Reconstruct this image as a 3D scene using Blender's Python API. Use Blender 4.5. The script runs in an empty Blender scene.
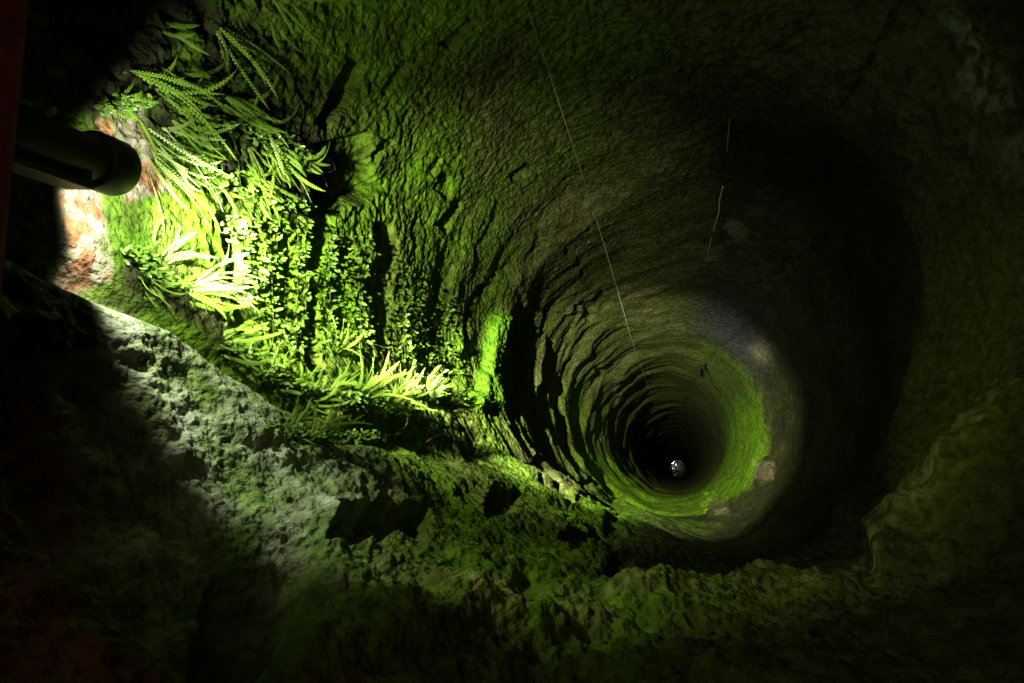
import bpy, math, random
import numpy as np
from mathutils import Vector, Matrix, Quaternion

random.seed(7)
rng = np.random.default_rng(11)
C = bpy.context.scene.collection
SC = bpy.context.scene
W, H, F = 1024.0, 683.0, 640.0
VPX, VPY = 677.0, 469.0          # where the vertical axis of the well vanishes

# ------------------------------------------------------------------ camera
dcam = Vector(((VPX - W / 2) / F, -(VPY - H / 2) / F, -1.0)).normalized()
Q = dcam.rotation_difference(Vector((0, 0, -1)))          # camera -> world
M3 = np.array(Q.to_matrix())
camd = bpy.data.cameras.new('camera')
cam = bpy.data.objects.new('camera', camd)
C.objects.link(cam)
cam.rotation_mode = 'QUATERNION'
cam.rotation_quaternion = Q
camd.sensor_width = 36.0
camd.lens = F / W * 36.0
camd.clip_start = 0.02
camd.clip_end = 200
SC.camera = cam

def ray(px, py):
    v = Vector(((px - W / 2) / F, -(py - H / 2) / F, -1.0))
    return (Q @ v).normalized()

def project(P):                                           # world (n,3) -> pixels
    c = P @ M3                                            # = M3^T p
    z = np.minimum(c[:, 2], -1e-3)
    return W / 2 + F * c[:, 0] / -z, H / 2 - F * c[:, 1] / -z

def at_depth(px, py, D):
    r = ray(px, py)
    return r * (D / -r.z)

# ------------------------------------------------------------------ noise
_perm = rng.permutation(4096)
_grad = rng.normal(size=(4096, 3)); _grad /= np.linalg.norm(_grad, axis=1)[:, None]

def perlin(x, y, z):
    xi = np.floor(x).astype(np.int64); yi = np.floor(y).astype(np.int64); zi = np.floor(z).astype(np.int64)
    xf, yf, zf = x - xi, y - yi, z - zi
    u = xf ** 3 * (xf * (xf * 6 - 15) + 10); v = yf ** 3 * (yf * (yf * 6 - 15) + 10); w = zf ** 3 * (zf * (zf * 6 - 15) + 10)
    out = np.zeros_like(x)
    for i in (0, 1):
        pi = _perm[(xi + i) & 4095]
        wu = u if i else 1 - u
        for j in (0, 1):
            pj = _perm[(pi + yi + j) & 4095]
            wv = v if j else 1 - v
            for k in (0, 1):
                g = _grad[_perm[(pj + zi + k) & 4095]]
                wk = w if k else 1 - w
                out += wu * wv * wk * (g[:, 0] * (xf - i) + g[:, 1] * (yf - j) + g[:, 2] * (zf - k))
    return out * 1.5

def fbm(x, y, z, o=3, gain=0.5):
    s = np.zeros_like(x); a = 1.0
    for k in range(o):
        s += a * perlin(x * 2 ** k + 17.3 * k, y * 2 ** k + 5.1 * k, z * 2 ** k + 9.7 * k); a *= gain
    return s

def ridged(x, y, z, o=2):
    s = np.zeros_like(x); a = 1.0
    for k in range(o):
        s += a * (1 - 2.2 * np.abs(perlin(x * 2 ** k + 3.3 * k, y * 2 ** k + 7.7 * k, z * 2 ** k))); a *= .5
    return s

def sst(e0, e1, x):
    t = np.clip((x - e0) / (e1 - e0), 0, 1)
    return t * t * (3 - 2 * t)

# ------------------------------------------------------------------ the wall, rows in depth, columns round the axis
D1 = np.linspace(-0.62, 0.30, 40, endpoint=False)
D2 = np.exp(np.linspace(math.log(.30), math.log(.85), 110, endpoint=False))
D3 = np.exp(np.linspace(math.log(.85), math.log(7.6), 740, endpoint=False))
D4 = np.exp(np.linspace(math.log(7.6), math.log(35.2), 190))
Drow = np.concatenate([D1, D2, D3, D4])
# angular density: fine on the lit side (left and near side), coarser on the far right
tt = np.linspace(-math.pi, math.pi, 4001)
dens = 0.8 + 1.3 * np.clip(np.cos(tt - math.radians(200)) + .35, 0, 1)
cum = np.concatenate([[0], np.cumsum((dens[1:] + dens[:-1]) / 2)]); cum /= cum[-1]
NT = 1280
th = np.interp(np.arange(NT) / NT, cum, tt)
nr = len(Drow)
TH = np.tile(th, nr); DD = np.repeat(Drow, NT)

def centre(D):
    return (np.interp(D, [0, 3, 6, 17, 36], [-.05, -.05, -.13, -.08, .03]),
            np.interp(D, [0, 3, 6, 17, 36], [.66, .68, .39, .27, -.02]))
cx, cy = centre(DD)
ct, st_ = np.cos(TH), np.sin(TH)
R = np.ones_like(DD)
right = sst(-.1, .6, ct)                                  # weight of the right side
left = sst(.0, .7, -ct)
low = sst(.0, .7, -st_)
up = sst(-.1, .6, st_)
wob = perlin(ct * 1.3 + 4, st_ * 1.3, np.zeros_like(ct))
# the chamber widens behind an edge on the right, narrows again at the mossy ring
R = np.interp(DD, [0, 3, 4.5, 6, 6.8, 8, 17], [1, 1, .93, .83, .745, .72, .64])
R += right * .15 * (sst(2.62, 2.9, DD + .35 * wob) - sst(5.2, 6.0, DD + .3 * wob))
R = R + (.50 - R) * sst(18, 34.5, DD)
base = np.stack([cx + R * ct, cy + R * st_, -DD], 1)
PX, PY = project(base)
front = (DD > .12)
PX = np.where(front, PX, -9999); PY = np.where(front, PY, -9999)

def box(x, y, hl, hw, ang, soft):
    """soft oriented rectangle in the drawing plane of the survey, 1 inside"""
    a = math.radians(ang); c, s = math.cos(a), math.sin(a)
    u = (PX - x) * c + (PY - y) * s; v = -(PX - x) * s + (PY - y) * c
    return sst(soft, 0, np.abs(u) - hl) * sst(soft, 0, np.abs(v) - hw)

def line(pts, wd, soft):
    d = np.full_like(PX, 1e9)
    for (x0, y0), (x1, y1) in zip(pts[:-1], pts[1:]):
        dx, dy = x1 - x0, y1 - y0; L = dx * dx + dy * dy
        t = np.clip(((PX - x0) * dx + (PY - y0) * dy) / L, 0, 1)
        d = np.minimum(d, np.hypot(PX - x0 - t * dx, PY - y0 - t * dy))
    return sst(wd + soft, wd, d)

def blob(x, y, rx, ry, ang=0):
    a = math.radians(ang); c, s = math.cos(a), math.sin(a)
    u = ((PX - x) * c + (PY - y) * s) / rx; v = (-(PX - x) * s + (PY - y) * c) / ry
    return np.exp(-(u * u + v * v))

bx_, by_, bz_ = base[:, 0], base[:, 1], base[:, 2]
warp = perlin(bx_ * 6, by_ * 6, bz_ * 6) * 9              # pixels of wobble for the outlines
PX0, PY0 = PX, PY
PX = PX + warp; PY = PY + perlin(bx_ * 6 + 40, by_ * 6, bz_ * 6) * 9

h = np.zeros_like(DD)
near = sst(4.2, 2.2, DD); mid = sst(2.0, 3.2, DD) * sst(26, 12, DD)
# large undulation
h += (.06 - .035 * left) * near * fbm(bx_ * 1.7, by_ * 1.7, bz_ * 1.7, 3)
h += .030 * (1 - near) * fbm(bx_ * 1.3 + 8, by_ * 1.3, bz_ * .7, 3)
# ring ledges cut round the shaft
sw = sst(3.0, 5.5, DD)
ringw = (.55 + .45 * left) * sst(2.3, 3.6, DD)
ph = DD * .95 + .55 * perlin(ct * .9 + 2, st_ * .9, DD * .35) + .25 * perlin(ct * 2 + 9, st_ * 2, DD * .8)
saw = (ph % 1.0); saw = np.where(saw < .86, saw / .86, (1 - saw) / .14)
amp = .055 * (.5 + .8 * np.clip(.5 + perlin(ct * 1.6 + 7, st_ * 1.6, DD * .6), 0, 1))
h += amp * ringw * (1 - saw) * (1 - .75 * right)
h += .030 * ringw * ridged(ct * .8 + 3, st_ * .8, DD * 2.1, 2) * (1 - .7 * right)
h += .012 * ringw * ridged(ct * 1.8 + 13, st_ * 1.8, DD * 5.2, 2) * (1 - .6 * right)
# tool marks and mossy scales on the near left wall
lw = sst(.95, 1.25, DD) * sst(7.5, 3.0, DD)
h += .0055 * lw * ridged(ct * 15, st_ * 15, DD * 21 + 1.3 * perlin(ct * 5, st_ * 5, DD * 5), 2)
h += .0038 * lw * ridged(ct * 34, st_ * 30, DD * 36, 1)
h += (.010 - .007 * left) * near * ridged(bx_ * 14, by_ * 14, bz_ * 14, 3) + .007 * (1 - .8 * left) * near * fbm(bx_ * 36, by_ * 36, bz_ * 30, 2, .6)

# the buttress on the near left side, ferns root along its inner edge
bl = [(-80, 215), (60, 262), (90, 275), (160, 305), (215, 350), (270, 395), (330, 432), (400, 437), (450, 452), (520, 466), (600, 486), (690, 520)]
blx = np.array([p[0] for p in bl]); bly = np.array([p[1] for p in bl])
below = (PY - np.interp(PX, blx, bly)) * .8
wb = sst(760, 560, PX) * sst(-200, -60, PX)
h += wb * (.018 * sst(0, 24, below) - .05 * sst(30, 200, below) - .05 * sst(10, 120, below) * sst(360, 220, PX)) * sst(.3, .9, DD)
groove = np.exp(-(below / 12) ** 2)
h -= .045 * wb * groove * sst(560, 420, PX)
# terraces and rock lumps of the near side
tb = sst(0, 50, below) * wb
h += .030 * tb * fbm(bx_ * 7, by_ * 7, bz_ * 4, 3)
h += .0055 * tb * fbm(bx_ * 38, by_ * 38, bz_ * 30, 3, .6) + .0022 * tb * ridged(bx_ * 85, by_ * 85, bz_ * 60, 1)
h += .02 * sst(330, 250, PX) * sst(190, 130, PY) * near * fbm(bx_ * 18, by_ * 18, bz_ * 18, 3, .6)
h += .016 * tb * np.clip(perlin(bx_ * 3, by_ * 3 + 5, bz_ * 11), -.5, 1)

def recess(x, y, hl, hw, ang, depth, soft=5):
    global h
    h -= depth * (.5 if 350 < x < 620 and y < 480 else .8) * box(x, y, hl, hw, ang, soft)
recess(375, 527, 44, 15, 2, .085, 6)                      # broad hollow with ragged roof
recess(498, 506, 13, 10, 8, .06, 5)
recess(592, 545, 26, 9, -18, .05, 6)
recess(520, 600, 10, 14, -25, .03, 6)
recess(272, 608, 24, 40, 8, .13, 26)                      # dark cave low on the left
recess(336, 92, 36, 7, -63, .06, 4)                       # putlog slots
recess(455, 30, 18, 6, -52, .05, 4)
recess(520, 172, 14, 4, -32, .05, 3)
recess(386, 150, 12, 4, -40, .03, 3)
recess(443, 186, 9, 4, -58, .04, 3)
recess(447, 213, 16, 6, -62, .05, 3)
recess(438, 165, 10, 3, -60, .03, 3)
recess(392, 78, 18, 3, -60, .03, 3)
recess(378, 158, 14, 4, -58, .03, 3)
recess(342, 172, 24, 26, -20, .075, 12)                   # dark hollow right of the ferns
recess(318, 225, 4, 40, 5, .05, 5)
recess(238, 280, 5, 60, -8, .045, 5)                      # upright clefts between the leafy rows
recess(282, 275, 4, 46, -4, .035, 5)
recess(312, 330, 4, 40, 0, .03, 5)
recess(380, 285, 8, 58, 3, .05, 6)
recess(343, 290, 4, 45, 2, .025, 5)
recess(432, 320, 5, 40, 10, .03, 5)
recess(468, 345, 8, 60, 12, .06, 6)
recess(508, 370, 5, 48, 6, .05, 4)
recess(548, 360, 12, 52, 10, .07, 6)
recess(600, 400, 9, 36, 6, .05, 4)
recess(590, 300, 14, 6, -35, .06, 4)
recess(757, 348, 5, 5, 20, .03, 3)
recess(575, 490, 9, 4, 15, .05, 3)
recess(612, 505, 4, 4, 0, .04, 2)
recess(543, 492, 3, 30, -38, .06, 3)
recess(870, 60, 2, 62, 32, .035, 3)                       # cracks of the far wall
recess(790, 265, 2, 26, 48, .035, 3)
recess(778, 288, 2, 16, 25, .03, 3)
recess(826, 240, 2, 14, 48, .03, 3)
h += .025 * box(485, 362, 8, 46, 8, 5)                      # bright slab of moss
h += .015 * box(462, 250, 3, 60, 22, 5) + .015 * box(528, 370, 4, 40, 5, 5)
h += .02 * box(540, 275, 30, 22, -35, 6)                   # block standing proud
h += .014 * box(556, 500, 12, 14, 20, 4)
h += .03 * box(765, 472, 9, 8, 0, 3) + .03 * box(718, 506, 9, 6, 0, 3)
h += .03 * box(738, 262, 22, 14, 40, 5)
# crest of the near rim
n_cr = perlin(bx_ * 8, by_ * 8, bz_ * 8)
cr = [(330, 622), (400, 620), (480, 612), (560, 622), (640, 620), (740, 604), (800, 584), (860, 562), (920, 514), (970, 472), (1030, 402)]
h += .05 * line(cr, 4, 26) * (.6 + .8 * np.clip(n_cr + .3, 0, 1)) + .015 * line([(470, 585), (560, 575), (660, 555)], 4, 20)
h -= .06 * box(735, 556, 120, 16, -6, 22)

h *= sst(-.62, .2, DD) * .9 + .1
PX, PY = PX0, PY0
Rf = R - h
V = np.stack([cx + Rf * ct, cy + Rf * st_, -DD], 1)

# ------------------------------------------------------------------ colour of the stone and of what grows on it, some light and shade painted in
def col(c): return np.array(c)[None, :]
n1 = fbm(bx_ * 2.2, by_ * 2.2, bz_ * 2.2, 4); n2 = fbm(bx_ * 9 + 3, by_ * 9, bz_ * 9, 3); n3 = fbm(bx_ * 30, by_ * 30, bz_ * 30, 2)
def mix(a, b, f): return a + (b - a) * np.clip(f, 0, 1)[:, None]
rock = mix(np.tile(col((.075, .072, .020)), (len(DD), 1)), col((.115, .112, .045)), .5 + .9 * n2)
rock = mix(rock, col((.05, .045, .02)), .3 + 1.2 * n1)
mossb = mix(np.tile(col((.15, .32, .008)), (len(DD), 1)), col((.10, .16, .012)), .45 + .9 * n2)
moss = .75 * sst(640, 380, PX) * sst(60, 200, PX)
moss = np.maximum(moss, .35 * sst(13, 9, DD))
moss = np.maximum(moss, .75 * blob(960, 330, 90, 190, 25))
moss = np.maximum(moss, .95 * line(cr, 12, 30))
moss = np.maximum(moss, .7 * sst(0, 40, PY - 480) * sst(720, 600, PX))
moss = moss * sst(.0, .35, DD - .55)
moss *= 1 - .85 * box(800, 330, 70, 180, 0, 60)
moss = np.clip(moss + .55 * n1 * (moss > .1) + .35 * n2 * (moss > .1), 0, 1)
ring_moss = sst(5.70, 5.92, DD + .10 * n1 + .12 * n2) * sst(9.5, 6.9, DD) * np.clip(sst(.2, .55, ct) + low, 0, 1)
moss = np.maximum(moss, ring_moss * np.clip(1.05 + .5 * n2, 0, 1))
moss[DD > 15] *= .3
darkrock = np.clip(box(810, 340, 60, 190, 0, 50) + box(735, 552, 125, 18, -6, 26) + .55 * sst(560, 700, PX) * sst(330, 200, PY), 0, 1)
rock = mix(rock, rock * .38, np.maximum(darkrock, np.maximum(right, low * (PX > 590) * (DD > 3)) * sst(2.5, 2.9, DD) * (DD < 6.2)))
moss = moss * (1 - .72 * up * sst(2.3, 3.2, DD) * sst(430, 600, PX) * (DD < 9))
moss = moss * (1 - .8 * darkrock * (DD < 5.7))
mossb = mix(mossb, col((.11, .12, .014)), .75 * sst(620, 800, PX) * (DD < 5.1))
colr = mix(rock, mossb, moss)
bluestone = blob(735, 325, 34, 50, -25)
colr = mix(colr, col((.030, .034, .038)), bluestone * (DD < 5.8))
lime = np.clip(1.25 * blob(210, 430, 90, 110, 40) + .9 * blob(330, 520, 55, 60) + .8 * blob(120, 310, 50, 60) , 0, 1) * sst(-5, 22, PY - np.interp(PX, blx, bly))
colr = mix(colr, mix(np.tile(col((.36, .43, .25)), (len(DD), 1)), col((.52, .58, .42)), .5 + n2 + n3), lime * (.62 + .7 * n2))
moss_dim = blob(185, 262, 95, 62, 25) * .85  # moss painted darker to hold down the lamp's hot spot
colr = mix(colr, mix(np.tile(col((.055, .13, .005)), (len(DD), 1)), col((.045, .055, .012)), .4 + 1.1 * n2 + .8 * n3), moss_dim)
colr = mix(colr, col((.02, .018, .008)), .9 * line([(140, 268), (175, 290), (215, 318), (240, 345)], 5, 14))  # shade around the ridge ferns painted into the wall colour
crest = line(cr, 5, 16) * np.clip(.35 + 1.2 * n2 + 1.2 * n3, 0, 1) * sst(360, 420, PX)
colr = mix(colr, col((.27, .31, .08)), crest * .9)  # highlight on the lit rim crest painted in as paler moss
colr = mix(colr, col((.09, .21, .005)), .9 * box(485, 362, 10, 48, 8, 6))
plaster = np.maximum(box(92, 232, 16, 44, -12, 8), box(136, 150, 16, 44, -18, 8))
plaster *= np.clip(1.2 + 1.2 * n2 + 1.0 * n3, 0, 1)
colr = mix(colr, col((.22, .19, .15)), plaster)
colr = mix(colr, col((.19, .085, .045)), plaster * sst(.05, .35, n2 + .6 * n3))
red_rim = sst(.95, .55, DD) * (1 - .6 * sst(0, .4, n1))  # red-brown tone growing towards the mouth
colr = mix(colr, col((.115, .042, .016)), red_rim * .85)
seep = blob(985, 70, 22, 90, -32) * np.clip(.4 + 1.6 * n2 + 1.5 * n3, 0, 1)
colr = mix(colr, col((.26, .30, .25)), seep * .8)
colr = mix(colr, col((.30, .27, .17)), .22 * box(738, 227, 10, 5, 40, 5) + .45 * blob(763, 350, 9, 12, -20))
colr = mix(colr, col((.22, .17, .10)), box(765, 472, 9, 8, 0, 3) * .5 + .3 * box(718, 506, 9, 6, 0, 3))
soil_shade = np.clip(1.5 * blob(200, 85, 115, 75, 35) + 1.0 * blob(270, 165, 60, 40, 40) + 1.2 * blob(85, 75, 50, 45) + 1.1 * box(40, 240, 38, 110, -6, 10) + .9 * blob(342, 175, 34, 34) + .8 * blob(120, 20, 110, 40), 0, 1)  # soil among ferns; shade by the lamp and in the hollow painted in
colr = mix(colr, col((.012, .0115, .004)), soil_shade * (1 - plaster) * (.9 + .5 * n2))
colr = mix(colr, col((.018, .015, .008)), .9 * blob(262, 628, 52, 62) + .4 * blob(430, 655, 60, 24))  # shade in the cave and below the rim painted dark
colr = mix(colr, col((.15, .075, .03)), .8 * blob(335, 672, 70, 22) + .5 * blob(60, 560, 70, 110))
deep = sst(9, 20, DD)
colr = mix(colr, col((.10, .095, .04)), deep)
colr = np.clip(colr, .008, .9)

# ------------------------------------------------------------------ materials
def mat(name, color, rough=.7, metal=0.0, spec=.3, noise=None, bump=None, attr=None, trans=0.0):
    m = bpy.data.materials.new(name); m.use_nodes = True
    nt = m.node_tree; N = nt.nodes; L = nt.links
    b = N['Principled BSDF']
    b.inputs['Roughness'].default_value = rough
    b.inputs['Metallic'].default_value = metal
    b.inputs['Specular IOR Level'].default_value = spec
    tc = N.new('ShaderNodeTexCoord')
    if attr:
        a = N.new('ShaderNodeAttribute'); a.attribute_name = attr; src = a.outputs['Color']
    else:
        r = N.new('ShaderNodeRGB'); r.outputs[0].default_value = (*color, 1); src = r.outputs[0]
    if noise:
        sc, lo, hi = noise
        n = N.new('ShaderNodeTexNoise'); n.inputs['Scale'].default_value = sc; n.inputs['Detail'].default_value = 6
        L.new(tc.outputs['Object'], n.inputs['Vector'])
        mr = N.new('ShaderNodeMapRange'); mr.inputs[1].default_value = .3; mr.inputs[2].default_value = .7
        mr.inputs[3].default_value = lo; mr.inputs[4].default_value = hi
        L.new(n.outputs['Fac'], mr.inputs[0])
        mx = N.new('ShaderNodeMix'); mx.data_type = 'RGBA'; mx.blend_type = 'MULTIPLY'; mx.inputs[0].default_value = 1
        L.new(src, mx.inputs[6]); L.new(mr.outputs[0], mx.inputs[7]); src = mx.outputs[2]
    L.new(src, b.inputs['Base Color'])
    if bump:
        sc, stg, dist = bump
        n = N.new('ShaderNodeTexNoise'); n.inputs['Scale'].default_value = sc; n.inputs['Detail'].default_value = 5
        L.new(tc.outputs['Object'], n.inputs['Vector'])
        bp = N.new('ShaderNodeBump'); bp.inputs['Strength'].default_value = stg; bp.inputs['Distance'].default_value = dist
        L.new(n.outputs['Fac'], bp.inputs['Height']); L.new(bp.outputs[0], b.inputs['Normal'])
    if trans:
        t = N.new('ShaderNodeBsdfTranslucent'); L.new(src, t.inputs['Color'])
        ms = N.new('ShaderNodeMixShader'); ms.inputs[0].default_value = trans
        L.new(b.outputs[0], ms.inputs[1]); L.new(t.outputs[0], ms.inputs[2])
        L.new(ms.outputs[0], N['Material Output'].inputs['Surface'])
    return m

M_wall = mat('mossy_stone', None, .8, 0, .12, noise=(30, .5, 1.35), bump=(55, 1.0, .022), attr='stone_colour')
M_fern = mat('fern_leaf', (.19, .33, .035), .45, 0, .4, noise=(30, .7, 1.2), trans=.25)
M_fernp = mat('fern_leaf_pale', (.26, .37, .11), .45, 0, .4, noise=(30, .75, 1.2), trans=.2)  # paler copy of the leaf, lamplight on the brightest fronds painted in
M_leaf = mat('small_leaf', (.13, .24, .03), .4, 0, .45, noise=(40, .6, 1.2), trans=.2)
M_stem = mat('stem', (.05, .05, .02), .6, noise=(60, .7, 1.2))
M_root = mat('pale_root', (.32, .29, .20), .7, noise=(80, .7, 1.2))
M_wood = mat('dead_wood', (.012, .009, .006), .9, noise=(60, .6, 1.3), bump=(90, .6, .004))
M_beam = mat('beam_rust', (.2, .05, .03), .75, noise=(35, .6, 1.3), bump=(70, .5, .004))
M_lamp = mat('lamp_black', (.05, .052, .034), .5, 0, .45, noise=(30, .8, 1.15))
M_lampg = mat('bracket_grey', (.07, .075, .055), .5, .3, .4, noise=(40, .7, 1.2))
M_rope = mat('rope_fibre', (.50, .47, .36), .8, noise=(200, .6, 1.2))
M_lime = mat('calcite', (.30, .28, .16), .6, noise=(90, .7, 1.2))  # also the white of the drop's modelled glint

M_water = bpy.data.materials.new('well_water'); M_water.use_nodes = True
b = M_water.node_tree.nodes['Principled BSDF']
b.inputs['Base Color'].default_value = (.055, .066, .076, 1); b.inputs['Metallic'].default_value = 1.0; b.inputs['Roughness'].default_value = .03
_n = M_water.node_tree.nodes.new('ShaderNodeTexNoise'); _n.inputs['Scale'].default_value = 5
_b = M_water.node_tree.nodes.new('ShaderNodeBump'); _b.inputs['Strength'].default_value = .06; _b.inputs['Distance'].default_value = .05
M_water.node_tree.links.new(_n.outputs['Fac'], _b.inputs['Height']); M_water.node_tree.links.new(_b.outputs[0], b.inputs['Normal'])

M_lens = bpy.data.materials.new('lamp_lens'); M_lens.use_nodes = True
b = M_lens.node_tree.nodes['Principled BSDF']
b.inputs['Emission Color'].default_value = (.95, 1, .85, 1); b.inputs['Emission Strength'].default_value = .8

# ------------------------------------------------------------------ mesh builders
def wall_mesh(name, r0, r1):
    n = (r1 - r0) * NT
    me = bpy.data.meshes.new(name)
    v = V[r0 * NT:r1 * NT]
    me.vertices.add(n); me.vertices.foreach_set('co', v.astype(np.float32).ravel())
    i = np.arange(r1 - r0 - 1)[:, None] * NT; j = np.arange(NT)[None, :]; j2 = (j + 1) % NT
    q = np.stack([i + j, i + NT + j, i + NT + j2, i + j2], -1).reshape(-1, 4)[:, ::-1]
    nf = len(q)
    me.loops.add(nf * 4); me.loops.foreach_set('vertex_index', q.astype(np.int32).ravel())
    me.polygons.add(nf); me.polygons.foreach_set('loop_start', np.arange(0, nf * 4, 4, dtype=np.int32))
    me.update(calc_edges=True)
    me.polygons.foreach_set('use_smooth', np.ones(nf, bool))
    a = me.attributes.new('stone_colour', 'FLOAT_COLOR', 'POINT')
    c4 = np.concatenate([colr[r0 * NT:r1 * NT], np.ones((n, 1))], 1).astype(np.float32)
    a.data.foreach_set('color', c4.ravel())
    me.materials.append(M_wall)
    o = bpy.data.objects.new(name, me); C.objects.link(o)
    o['kind'] = 'structure'
    return o
split = int(np.searchsorted(Drow, 8.2))
wall_upper = wall_mesh('wall_upper', 0, split + 1)
wall_lower = wall_mesh('wall_lower', split, nr)
wall_upper['label'] = 'rough mossy stone wall of the upper well chamber'
wall_lower['label'] = 'ringed stone wall of the deep shaft down to the water'
bpy.context.view_layer.update()

def hit(px, py):
    for w in (wall_upper, wall_lower):
        ok, p, n, _ = w.ray_cast(Vector((0, 0, 0)), ray(px, py))
        if ok:
            c = centre(-p.z); inn = Vector((c[0] - p.x, c[1] - p.y, 0)).normalized()
            n = n if n.dot(inn) > 0 else -n
            return p, n, inn
    return None

class MB:
    def __init__(s): s.v = []; s.f = []; s.sm = []
    def tube(s, pts, rad, n=8, caps=True):
        pts = [Vector(p) for p in pts]; rs = rad if isinstance(rad, (list, tuple)) else [rad] * len(pts)
        b0 = len(s.v); t = (pts[1] - pts[0]).normalized()
        nrm = t.orthogonal().normalized()
        for i, p in enumerate(pts):
            t2 = (pts[min(i + 1, len(pts) - 1)] - pts[max(i - 1, 0)]).normalized()
            nrm = (nrm - t2 * nrm.dot(t2)).normalized(); bn = t2.cross(nrm)
            for k in range(n):
                a = 2 * math.pi * k / n
                s.v.append(p + (nrm * math.cos(a) + bn * math.sin(a)) * rs[i])
        for i in range(len(pts) - 1):
            for k in range(n):
                a, b = b0 + i * n + k, b0 + i * n + (k + 1) % n
                s.f.append((a, b, b + n, a + n)); s.sm.append(True)
        if caps:
            s.f.append(tuple(b0 + k for k in range(n))[::-1]); s.sm.append(False)
            e = b0 + (len(pts) - 1) * n
            s.f.append(tuple(e + k for k in range(n))); s.sm.append(False)
    def lathe(s, prof, o, ax, n=40):
        """prof: (distance along ax, radius)"""
        u = ax.orthogonal().normalized(); w = ax.cross(u); b0 = len(s.v)
        for d, r in prof:
            for k in range(n):
                a = 2 * math.pi * k / n
                s.v.append(o + ax * d + (u * math.cos(a) + w * math.sin(a)) * r)
        for i in range(len(prof) - 1):
            for k in range(n):
                a, b = b0 + i * n + k, b0 + i * n + (k + 1) % n
                s.f.append((a, b, b + n, a + n)); s.sm.append(True)
    def box(s, c, X, Y, Z, hx, hy, hz):
        b0 = len(s.v)
        for i in (-1, 1):
            for j in (-1, 1):
                for k in (-1, 1):
                    s.v.append(c + X * hx * i + Y * hy * j + Z * hz * k)
        for f in ((0, 1, 3, 2), (4, 6, 7, 5), (0, 4, 5, 1), (2, 3, 7, 6), (0, 2, 6, 4), (1, 5, 7, 3)):
            s.f.append(tuple(b0 + i for i in f)); s.sm.append(False)
    def poly(s, pts):
        b0 = len(s.v); s.v.extend(pts); s.f.append(tuple(range(b0, b0 + len(pts)))); s.sm.append(False)
    def build(s, name, m, parent=None, bevel=0, origin=None):
        me = bpy.data.meshes.new(name)
        org = origin if origin is not None else (parent_world(parent) if parent else Vector((0, 0, 0)))
        me.from_pydata([tuple(p - org) for p in s.v], [], s.f); me.update()
        for p, q in zip(me.polygons, s.sm): p.use_smooth = q
        me.materials.append(m)
        o = bpy.data.objects.new(name, me); C.objects.link(o)
        if parent is not None: o.parent = parent
        else: o.location = org
        if bevel:
            bv = o.modifiers.new('edge', 'BEVEL'); bv.width = bevel; bv.segments = 2; bv.limit_method = 'ANGLE'
        return o

def parent_world(o):
    v = Vector(o.location)
    while o.parent: o = o.parent; v += o.location
    return v

def tag(o, label, cat, group=None):
    o['label'] = label; o['category'] = cat
    if group: o['group'] = group
    return o

def thing(name, loc, label, cat, group=None):
    o = bpy.data.objects.new(name, None); o.empty_display_size = .03; C.objects.link(o)
    o.location = loc
    return tag(o, label, cat, group)

# ------------------------------------------------------------------ water far below
mb = MB()
c = centre(35.0)
mb.poly([Vector((c[0] + .7 * math.cos(a), c[1] + .7 * math.sin(a), -35.0)) for a in np.linspace(0, 2 * math.pi, 64, endpoint=False)])
wtr = mb.build('floor', M_water); wtr['kind'] = 'structure'; wtr['label'] = 'still water at the bottom of the shaft'

# ------------------------------------------------------------------ beam across the mouth and the floodlight hung from it
e0 = at_depth(33, 0, .515); e1 = at_depth(13, 215, .515)
by = (e0 - e1).normalized(); bxv = by.cross(Vector((0, 0, 1))).normalized()
bc = e1 + by * .12 - bxv * .062 + Vector((0, 0, .056))
mb = MB()
mb.box(bc, bxv, by, Vector((0, 0, 1)), .062, .80, .055)
beam = mb.build('steel_beam', M_beam, bevel=.008, origin=bc)
tag(beam, 'rust brown beam across the left edge of the well mouth', 'beam')

head = at_depth(104, 164, .77)
axis = ray(520, 330)
lamp = thing('floodlight', head - axis * .2, 'black cylindrical floodlight shining down the shaft beside the ferns', 'lamp')
mb = MB()
mb.lathe([(-.275, .0), (-.275, .030), (-.27, .034), (-.06, .0335), (-.045, .036), (-.02, .036), (-.02, 0)], head, axis)
body = mb.build('housing', M_lamp, lamp)
mb = MB()
mb.lathe([(-.032, .032), (-.034, .042), (-.030, .0455), (.024, .047), (.028, .0455), (.028, .042), (-.005, .040), (-.012, .03)], head, axis)
collar = mb.build('collar', M_lamp, lamp)
mb = MB()
mb.lathe([(-.012, .0001), (-.010, .0395)], head, axis)
lens = mb.build('lens', M_lens, collar); lens['label'] = 'bright glass front of the floodlight'
mb = MB()
sd = axis.cross(Vector((0, 1, 0))).normalized()
dn = axis.cross(sd).normalized()
if dn.y > 0: dn = -dn
q = head - axis * .12 + dn * .048
mb.box(q - axis * .02, axis, dn, sd, .085, .006, .022)
mb.box(q + axis * .055 - dn * .012, axis, dn, sd, .006, .016, .022)
brk = mb.build('bracket', M_lampg, lamp, bevel=.002); brk['label'] = 'grey flat bracket under the lamp housing'
mb = MB()
e = bc + by * by.dot(head - axis * .2 - bc) + Vector((0, 0, -.05))
mb.tube([q - axis * .09, (q - axis * .09 + e) / 2 + Vector((.0, -.01, 0)), e], .012, 10)
arm = mb.build('arm', M_lampg, lamp)
mb = MB()
s0 = head - axis * .27
mb.tube([s0, s0 - axis * .05 + Vector((0, .01, .01)), s0 + Vector((-.05, .05, .16)), e + by * .08 + Vector((0, 0, .01))], .006, 8)
cab = mb.build('power_cable', M_lamp, lamp)

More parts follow.
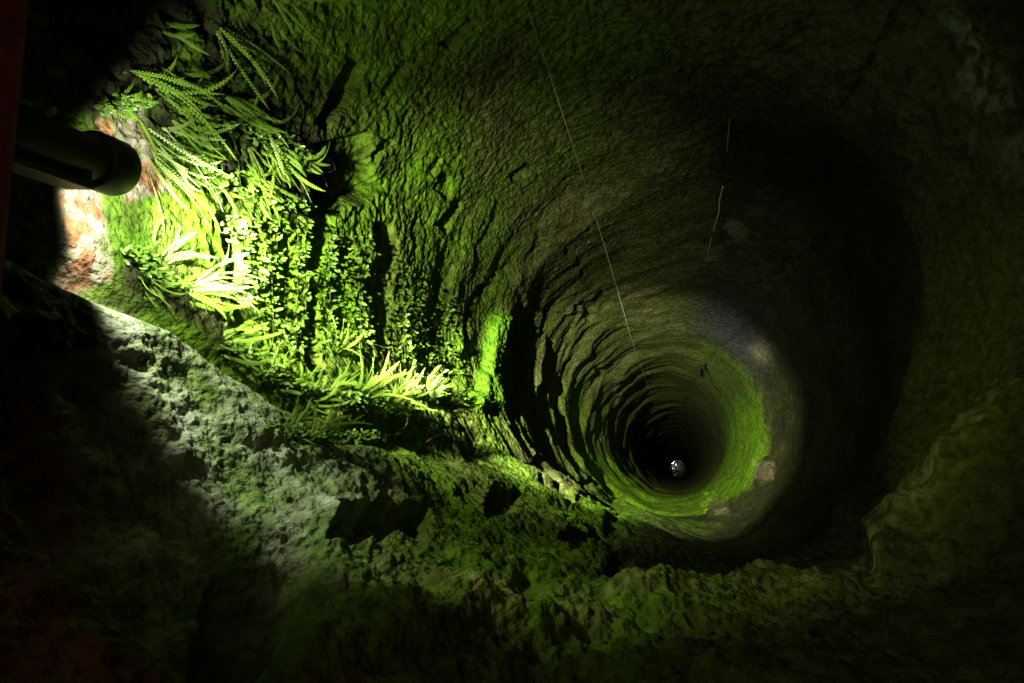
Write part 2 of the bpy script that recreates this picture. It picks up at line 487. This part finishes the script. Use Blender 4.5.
# ------------------------------------------------------------------ lights
def spot(name, loc, d, power, size, blend, rad, color):
    l = bpy.data.lights.new(name, 'SPOT'); l.energy = power; l.spot_size = math.radians(size); l.spot_blend = blend
    l.shadow_soft_size = rad; l.color = color
    o = bpy.data.objects.new(name, l); C.objects.link(o); o.location = loc
    o.rotation_mode = 'QUATERNION'; o.rotation_quaternion = Vector((0, 0, -1)).rotation_difference(d)
    return o
LC = (.93, 1.0, .74)
lp = head + axis * .036
spot('lamp_spill', lp, (Vector((-.14, -.08, -1))).normalized(), 14.5, 152, .3, .014, LC)
spot('lamp_beam', lp, Vector((-.02, .06, -1)).normalized(), 285, 72, 1.0, .014, (.95, 1.0, .7))

spot('lamp_core', lp, Vector((.15, -.03, -1)).normalized(), 2100, 30, .55, .014, (.95, 1.0, .7))

# ------------------------------------------------------------------ rope
mb = MB()
rx_, ry_ = -147 / 469 * .78, .78
pts = []
for k in range(90):
    D = -.55 + 35.3 * (k / 89) ** 2.2
    pts.append(Vector((rx_ + .012 * math.sin(D * .9), ry_ + .01 * math.sin(D * 1.3), -D)))
mb.tube(pts, .0016, 6)
rope = mb.build('rope', M_rope)
tag(rope, 'thin pale rope hanging down the middle of the shaft', 'rope')

# ------------------------------------------------------------------ ferns
G = Vector((0, 0, -1))
def frond(name, p0, d0, nrm, length, width, droop, curl, parent, m, pinn=26, tilt=.0):
    mb = MB(); n = pinn; lat = random.gauss(0, 1.1)
    p = p0.copy(); d = d0.normalized(); st = length / n
    P = [p.copy()]; Dd = [d.copy()]
    side0 = d.cross(nrm).normalized()
    for i in range(n):
        t = i / n
        d = (d + G * droop / n * (.4 + 1.2 * t)).normalized()
        d = (Matrix.Rotation(lat / n * (.3 + 1.6 * t), 3, nrm) @ d).normalized()
        if curl:
            d = (Matrix.Rotation(curl / n * (2.2 * t ** 1.6), 3, side0) @ d).normalized()
        p = p + d * st
        P.append(p.copy()); Dd.append(d.copy())
    up_ = (nrm + Vector((random.uniform(-1, 1), random.uniform(-1, 1), random.uniform(-1, 1))) * .45).normalized()
    ns = len(P)
    mb.tube(P[::2] if ns % 2 else P[::2] + [P[-1]], [max(.0004, .0011 * (1 - .7 * i / (ns / 2))) for i in range(len(P[::2] if ns % 2 else P[::2] + [P[-1]]))], 4)
    ph = random.uniform(0, 1)
    for i in range(1, ns):
        t = i / (ns - 1)
        prof = min(1, (t + .1) / .2) * min(1, (1.02 - t) / .18) ** .6 * (.85 + .25 * math.sin(t * 3))
        d = Dd[i]; s = d.cross(up_)
        if s.length < .05: s = d.orthogonal()
        s.normalize(); u = s.cross(d).normalized()
        if tilt: s = (s + u * tilt).normalized(); u = s.cross(d).normalized()
        for sg in (-1, 1):
            L = width * prof * random.uniform(.85, 1.1); hw = st * .37
            q = P[i] + d * (st * .25 * sg)
            sv = s * sg + d * .22; sv.normalize()
            dz = u * (-.18 * L)
            lift = u * (L * .12 * random.uniform(-1, 1))
            mb.poly([q - d * hw * .35, q + sv * L * .45 - d * hw + lift, q + sv * L * .85 - d * hw * .8 + dz + lift, q + sv * L + dz * 1.3 + lift,
                     q + sv * L * .85 + d * hw * .8 + dz + lift, q + sv * L * .45 + d * hw + lift, q + d * hw * .35])
    return mb.build(name, m, parent)

def tangent(px, py, ang):
    a = math.radians(ang)
    A = hit(px, py); B = hit(px + 26 * math.cos(a), py + 26 * math.sin(a))
    t = (B[0] - A[0]); t = t - A[2] * t.dot(A[2]) * .8
    return t.normalized()

def fern(px, py, n, ln, ang, spread, label, cat_group, pale=False, droop=.7, outw=.6, curl=0., wd=None, pinn=26):
    p, nr_, inn = hit(px, py)
    base_ = p - inn * .006
    root = thing('fern', base_, label, 'fern', cat_group)
    dist = p.length
    L = ln / F * dist * 1.15                              # frond length from its length in the survey
    n = int(n * (1.35 if py < 200 else 1.6 if (px < 200) else 1.8))
    for k in range(n):
        a = ang + spread * ((k + .5) / n - .5) * 2 + random.uniform(-24, 24)
        try: tv = tangent(px, py, a)
        except Exception: tv = G
        o_ = inn * outw * random.uniform(.6, 1.3)
        d = (tv + o_).normalized()
        l = L * random.uniform(.5, 1.15)
        w = (wd * .58 if wd else 1.75) / F * dist * random.uniform(.85, 1.15)
        off = tv * random.uniform(0, .02) + Vector((random.uniform(-1, 1), random.uniform(-1, 1), random.uniform(-1, 1))) * .012
        frond('frond', base_ + off, d, inn, l, w, droop * random.uniform(.3, 1.9), curl * random.uniform(.3, 1.4) + random.gauss(0, .55), root, M_fernp if pale and random.random() < .7 else M_fern,
              pinn=pinn, tilt=random.uniform(-.3, .3))
    # a small woody crown
    mb = MB()
    mb.lathe([(-.012, .006), (0, .006), (.005, .004), (.007, .0)], base_, inn, 8)
    mb.build('crown', M_stem, root)
    return root

FE = [
 # px, py, fronds, length, angle, spread, label, kwargs
 (127, 72, 6, 78, 34, 14, 'long-fronded fern arching from the ledge above the floodlight head', dict(outw=.4)),
 (158, 64, 7, 66, 42, 16, 'fern with four parallel fronds sweeping right above the lamp', dict(outw=.4)),
 (150, 78, 5, 76, 40, 10, 'narrow fern trailing between the two long-fronded ferns over the lamp', dict(outw=.35)),
 (112, 102, 9, 26, 60, 120, 'small bushy fern tuft touching the top of the floodlight', dict(wd=4.5, pinn=12)),
 (172, 140, 5, 52, 2, 22, 'fern with upcurled tips pointing right of the floodlight', dict(curl=1.2, outw=.5)),
 (142, 122, 9, 66, 55, 32, 'bright fern hanging in front of the white patch beside the lamp', dict(pale=True, outw=.6)),
 (150, 150, 8, 58, 62, 26, 'pale fern with fronds pointing down just right of the lamp collar', dict(pale=True, outw=.6)),
 (172, 112, 7, 42, 45, 40, 'short ragged fern under the long trailing fronds', dict(outw=.5)),
 (196, 160, 5, 48, 80, 25, 'thin fern hanging left of the leafy patch', dict(outw=.4)),
 (213, 22, 6, 62, 58, 24, 'dim fern with beaded fronds high on the upper left wall', dict(outw=.4)),
 (232, 42, 5, 46, 42, 18, 'small fern just below the dim beaded fern up high', dict(outw=.4)),
 (277, -2, 6, 42, 60, 70, 'bright fern at the very top edge of the view', dict(outw=.4)),
 (150, 22, 4, 40, 30, 30, 'faint fern in the shade at the upper left', dict(outw=.4)),
 (222, 98, 6, 60, 48, 18, 'fern with slanting fronds above the dense green thicket', dict(outw=.4)),
 (250, 108, 6, 52, 52, 20, 'fern at the upper right of the dense thicket', dict(outw=.45)),
 (245, 140, 9, 46, 70, 36, 'thick fern in the middle of the green thicket', dict(outw=.6)),
 (272, 146, 9, 46, 60, 40, 'fern at the right of the green thicket beside the dark hollow', dict(outw=.6)),
 (298, 158, 7, 36, 55, 34, 'sparse fern at the edge of the dark hollow', dict(outw=.5)),
 (236, 172, 8, 38, 40, 70, 'fern with a level frond low in the green thicket', dict(outw=.5)),
 (262, 182, 9, 34, 70, 60, 'low bushy fern at the foot of the green thicket', dict(outw=.5)),
 (163, 262, 9, 36, -70, 62, 'white-lit fern with upright fronds below the floodlight', dict(pale=True, droop=.2, outw=.7)),
 (190, 285, 10, 58, -12, 32, 'large white-lit fern spreading right over the moss patch', dict(pale=True, droop=.3, outw=.6, wd=3.6)),
 (186, 290, 8, 48, 42, 34, 'fern drooping beneath the large white-lit fern', dict(droop=.6, outw=.6, wd=4)),
 (146, 276, 8, 26, 70, 100, 'dark little fern in the cleft at the head of the rock ridge', dict(outw=.5)),
 (222, 346, 7, 44, 10, 110, 'star-shaped fern on the ridge left of the leafy rows', dict(droop=.3, outw=.7, wd=3.6)),
 (252, 362, 7, 38, 0, 60, 'fern lying along the ridge right of the star-shaped one', dict(droop=.4, outw=.6)),
 (268, 388, 9, 42, -50, 60, 'fern with upright forked fronds on the mossy ridge', dict(droop=.1, outw=.7)),
 (300, 398, 9, 40, -30, 70, 'tufted fern on the ridge below the leafy rows', dict(droop=.1, outw=.7)),
 (337, 352, 8, 34, -70, 70, 'small fern curling up against the leafy rows', dict(droop=.0, outw=.7, curl=-.8)),
 (330, 392, 9, 42, -50, 50, 'fern in the middle of the ridge between tufts', dict(droop=.1, outw=.7)),
 (310, 442, 8, 56, -48, 36, 'fern with two long raised fronds low on the mossy slope', dict(droop=.0, outw=.6, wd=4)),
 (358, 398, 11, 52, -40, 34, 'wide grassy fern with swept fronds left of the brightest clump', dict(droop=.1, outw=.7, wd=4)),
 (385, 405, 9, 46, -15, 40, 'fern with a beaded frond jutting over the shaded slope', dict(droop=.1, outw=.7)),
 (405, 392, 12, 27, -60, 60, 'bright curly fern at the left of the brightest clump', dict(pale=True, droop=.0, outw=.8, curl=1.4)),
 (428, 392, 13, 26, -50, 75, 'brightest curly fern clump at the end of the ridge', dict(pale=True, droop=.0, outw=.8, curl=1.6)),
 (446, 400, 10, 24, -30, 70, 'rounded curly fern last on the ridge by the dark cleft', dict(droop=.0, outw=.7, curl=1.8)),
 (290, 425, 7, 36, -20, 70, 'short fern on the slope beneath the ridge tufts', dict(droop=.1, outw=.6)),
]
for px, py, n, ln, ang, sp, lab, kw in FE:
    fern(px, py, n, ln, ang, sp, lab, 'ferns on the well wall', **kw)

# ------------------------------------------------------------------ small-leaved creepers growing in rows along the ledges
def leaf_poly(mb, p, nrm, tdir, r):
    s = tdir.cross(nrm).normalized(); f = nrm * (r * .25); el = random.uniform(1.0, 1.7)
    pts = []
    for k in range(7):
        a = 2 * math.pi * k / 7
        rr = r * (1.0 if k else 1.25)
        pts.append(p + tdir * math.cos(a) * rr * el + s * math.sin(a) * rr * .75 + f * (math.cos(2 * a)))
    mb.poly(pts)

def creeper(pts, wpx, n, rpx, label, m=None, grp='leafy rows below the thicket'):
    P0 = hit(*pts[0])[0]
    root = thing('leafy_creeper', P0, label, 'creeper', grp)
    mb = MB(); stm = []
    seg = []
    for (a, b) in zip(pts[:-1], pts[1:]):
        k = max(2, int(math.hypot(b[0] - a[0], b[1] - a[1]) / 8))
        seg += [(a[0] + (b[0] - a[0]) * i / k, a[1] + (b[1] - a[1]) * i / k) for i in range(k)]
    seg.append(pts[-1])
    for q in seg:
        hp = hit(*q)
        if hp: stm.append(hp[0] + hp[2] * .006)
    for i in range(n):
        q = random.choice(seg)
        hp = hit(q[0] + random.gauss(0, wpx), q[1] + random.uniform(-5, 5))
        if not hp: continue
        p, nn, inn = hp
        r = rpx / F * p.length * random.uniform(.6, 1.25)
        nrm = (inn + Vector((random.uniform(-1, 1), random.uniform(-1, 1), random.uniform(-.2, 1.3))) * .7).normalized()
        t = (G + Vector((random.uniform(-1, 1), random.uniform(-1, 1), 0)) * .8); t = (t - nrm * t.dot(nrm)).normalized()
        leaf_poly(mb, p + inn * random.uniform(.004, .028), nrm, t, r)
    sm_ = MB()
    if len(stm) > 1: sm_.tube(stm, .0012, 5)
    sm_.build('stem', M_stem, root)
    lv = mb.build('leaves', m or M_leaf, root); lv['kind'] = 'stuff'
    return root

CR = [
 ([(228, 222), (232, 262), (238, 300)], 7, 120, 2.6, 'pale small-leaved creeper nearest the big moss patch, left of the first cleft', M_fernp),
 ([(246, 215), (254, 270), (256, 330)], 6, 130, 2.4, 'small-leaved creeper between the first two dark clefts'),
 ([(268, 225), (270, 280), (272, 345)], 6, 120, 2.2, 'second leafy row from the first cleft'),
 ([(296, 215), (296, 280), (294, 350)], 7, 140, 2.2, 'leafy row directly below the foot of the thicket'),
 ([(326, 235), (328, 290), (330, 345)], 7, 140, 2.1, 'leafy row left of the wide dark cleft'),
 ([(356, 240), (358, 290), (360, 350)], 7, 130, 2.0, 'leafy row touching the wide dark cleft from the left'),
 ([(400, 270), (402, 320), (404, 360)], 6, 120, 1.9, 'leafy row just right of the wide dark cleft'),
 ([(418, 290), (420, 330), (424, 362)], 5, 90, 1.8, 'short leafy row above the brightest fern clump'),
 ([(446, 300), (448, 340), (450, 370)], 5, 80, 1.7, 'last leafy row before the dark slot by the moss slab'),
 ([(205, 175), (232, 190), (262, 205), (300, 205)], 9, 190, 2.4, 'creeper spread across the foot of the green thicket'),
 ([(235, 120), (265, 140), (300, 165)], 12, 200, 2.0, 'creeper leaves filling the middle of the green thicket'),
 ([(100, 110), (120, 105), (140, 100)], 7, 80, 2.0, 'tiny-leaved creeper just above the floodlight'),
 ([(130, 255), (150, 275), (170, 285)], 8, 90, 2.2, 'creeper at the head of the rock ridge under the lamp'),
 ([(232, 350), (262, 375), (300, 395)], 10, 190, 2.3, 'creeper covering the mossy ridge'),
 ([(310, 395), (350, 400), (390, 415)], 11, 190, 2.2, 'creeper under the grassy ferns at the end of the ridge'),
 ([(280, 430), (320, 440), (370, 440)], 14, 200, 2.2, 'creeper patch on the slope below the ridge'),
]
for a in CR:
    creeper(*a[:5], m=a[5] if len(a) > 5 else None)

# ------------------------------------------------------------------ roots, dead branch, calcite trickles, drop
def strand(name, pts, rad, m, label, cat, lift=.012, grp=None):
    P = []
    for i, (x, y) in enumerate(pts):
        hp = hit(x, y)
        P.append(hp[0] + hp[2] * (lift * (.3 if i == 0 else 1)))
    # smooth
    Q_ = []
    for i in range(len(P) - 1):
        p0, p1, p2, p3 = P[max(i - 1, 0)], P[i], P[i + 1], P[min(i + 2, len(P) - 1)]
        for k in range(5):
            t = k / 5
            Q_.append(.5 * ((2 * p1) + (p2 - p0) * t + (2 * p0 - 5 * p1 + 4 * p2 - p3) * t * t + (3 * p1 - p0 - 3 * p2 + p3) * t ** 3))
    Q_.append(P[-1])
    mb = MB(); mb.tube(Q_, [rad * (1 - .6 * i / len(Q_)) for i in range(len(Q_))], 6)
    o = mb.build(name, m, origin=P[0])
    return tag(o, label, cat, grp)
strand('root_strand', [(296, 148), (308, 151), (322, 158), (327, 168), (318, 172)], .0016, M_root, 'pale curled root at the edge of the dark hollow', 'root', .03)
strand('root_strand', [(300, 158), (313, 172), (320, 188), (325, 192)], .0014, M_root, 'straight pale root hanging in the dark hollow', 'root', .03)
strand('root_strand', [(396, 410), (400, 418), (399, 430), (392, 436)], .0014, M_root, 'thin looping root under the beaded fern frond', 'root', .03)
strand('root_strand', [(425, 443), (436, 437), (452, 437), (464, 443)], .003, M_root, 'thick pale root lying over the shaded slope', 'root', .012)
strand('root_strand', [(160, 128), (178, 158), (192, 178), (205, 198), (212, 214)], .0012, M_root, 'long thin root trailing from the ferns right of the lamp', 'root', .03)

hp = hit(701, 368); p = hp[0]; d_ = p.length
br = thing('dead_branch', p, 'short black dead branch stuck on the mossy ring of the shaft', 'branch')
def bp(x, y, k=.965): return at_depth(x, y, -p.z * k)
mb = MB(); mb.tube([bp(691, 373), bp(697, 369.5), bp(703, 366.5), bp(705, 365)], [.012, .019, .019, .010], 8); mb.tube([bp(705, 365), bp(709, 363.5), bp(713, 361)], [.008, .015, .009], 8)
mb.build('limb', M_wood, br)
mb = MB(); mb.tube([bp(703.5, 366), bp(704.5, 372), bp(704.2, 379)], [.009, .008, .005], 6); mb.tube([bp(704.5, 383), bp(709, 386), bp(711, 390), bp(707, 393)], [.004, .006, .006, .004], 6)
mb.build('twig', M_wood, br)

strand('calcite_trickle', [(723, 186), (720, 200), (719, 212), (715, 226), (711, 240), (708, 256)], .006, M_lime, 'lower pale mineral trickle on the dark far wall', 'mineral streak', .004)
strand('calcite_trickle', [(730, 118), (729, 130), (728, 142), (728, 152)], .005, M_lime, 'upper thin mineral trickle on the dark far wall', 'mineral streak', .004)
hp = hit(632, 76)
mb = MB(); mb.lathe([(-.006, .004), (0, .0062), (.004, .0045), (.006, .0)], hp[0] + hp[2] * .006, hp[2], 10)  # glint on a water drop, put in as a pale bead
tag(mb.build('drop_glint', M_lime, origin=hp[0]), 'tiny white glint of a water drop, shaped as a bead, right of the rope', 'water glint')

# ------------------------------------------------------------------ dim light from the room above the well
wd = bpy.data.worlds.new('room_above'); SC.world = wd; wd.use_nodes = True
bg = wd.node_tree.nodes['Background']
bg.inputs['Color'].default_value = (1.0, .72, .55, 1); bg.inputs['Strength'].default_value = .22

SC.view_settings.view_transform = 'Standard'
SC.view_settings.look = 'None'
SC.view_settings.gamma = 1.0
SC.view_settings.exposure = 0.0
SC.view_settings.use_curve_mapping = False
SC.cycles.use_denoising = True
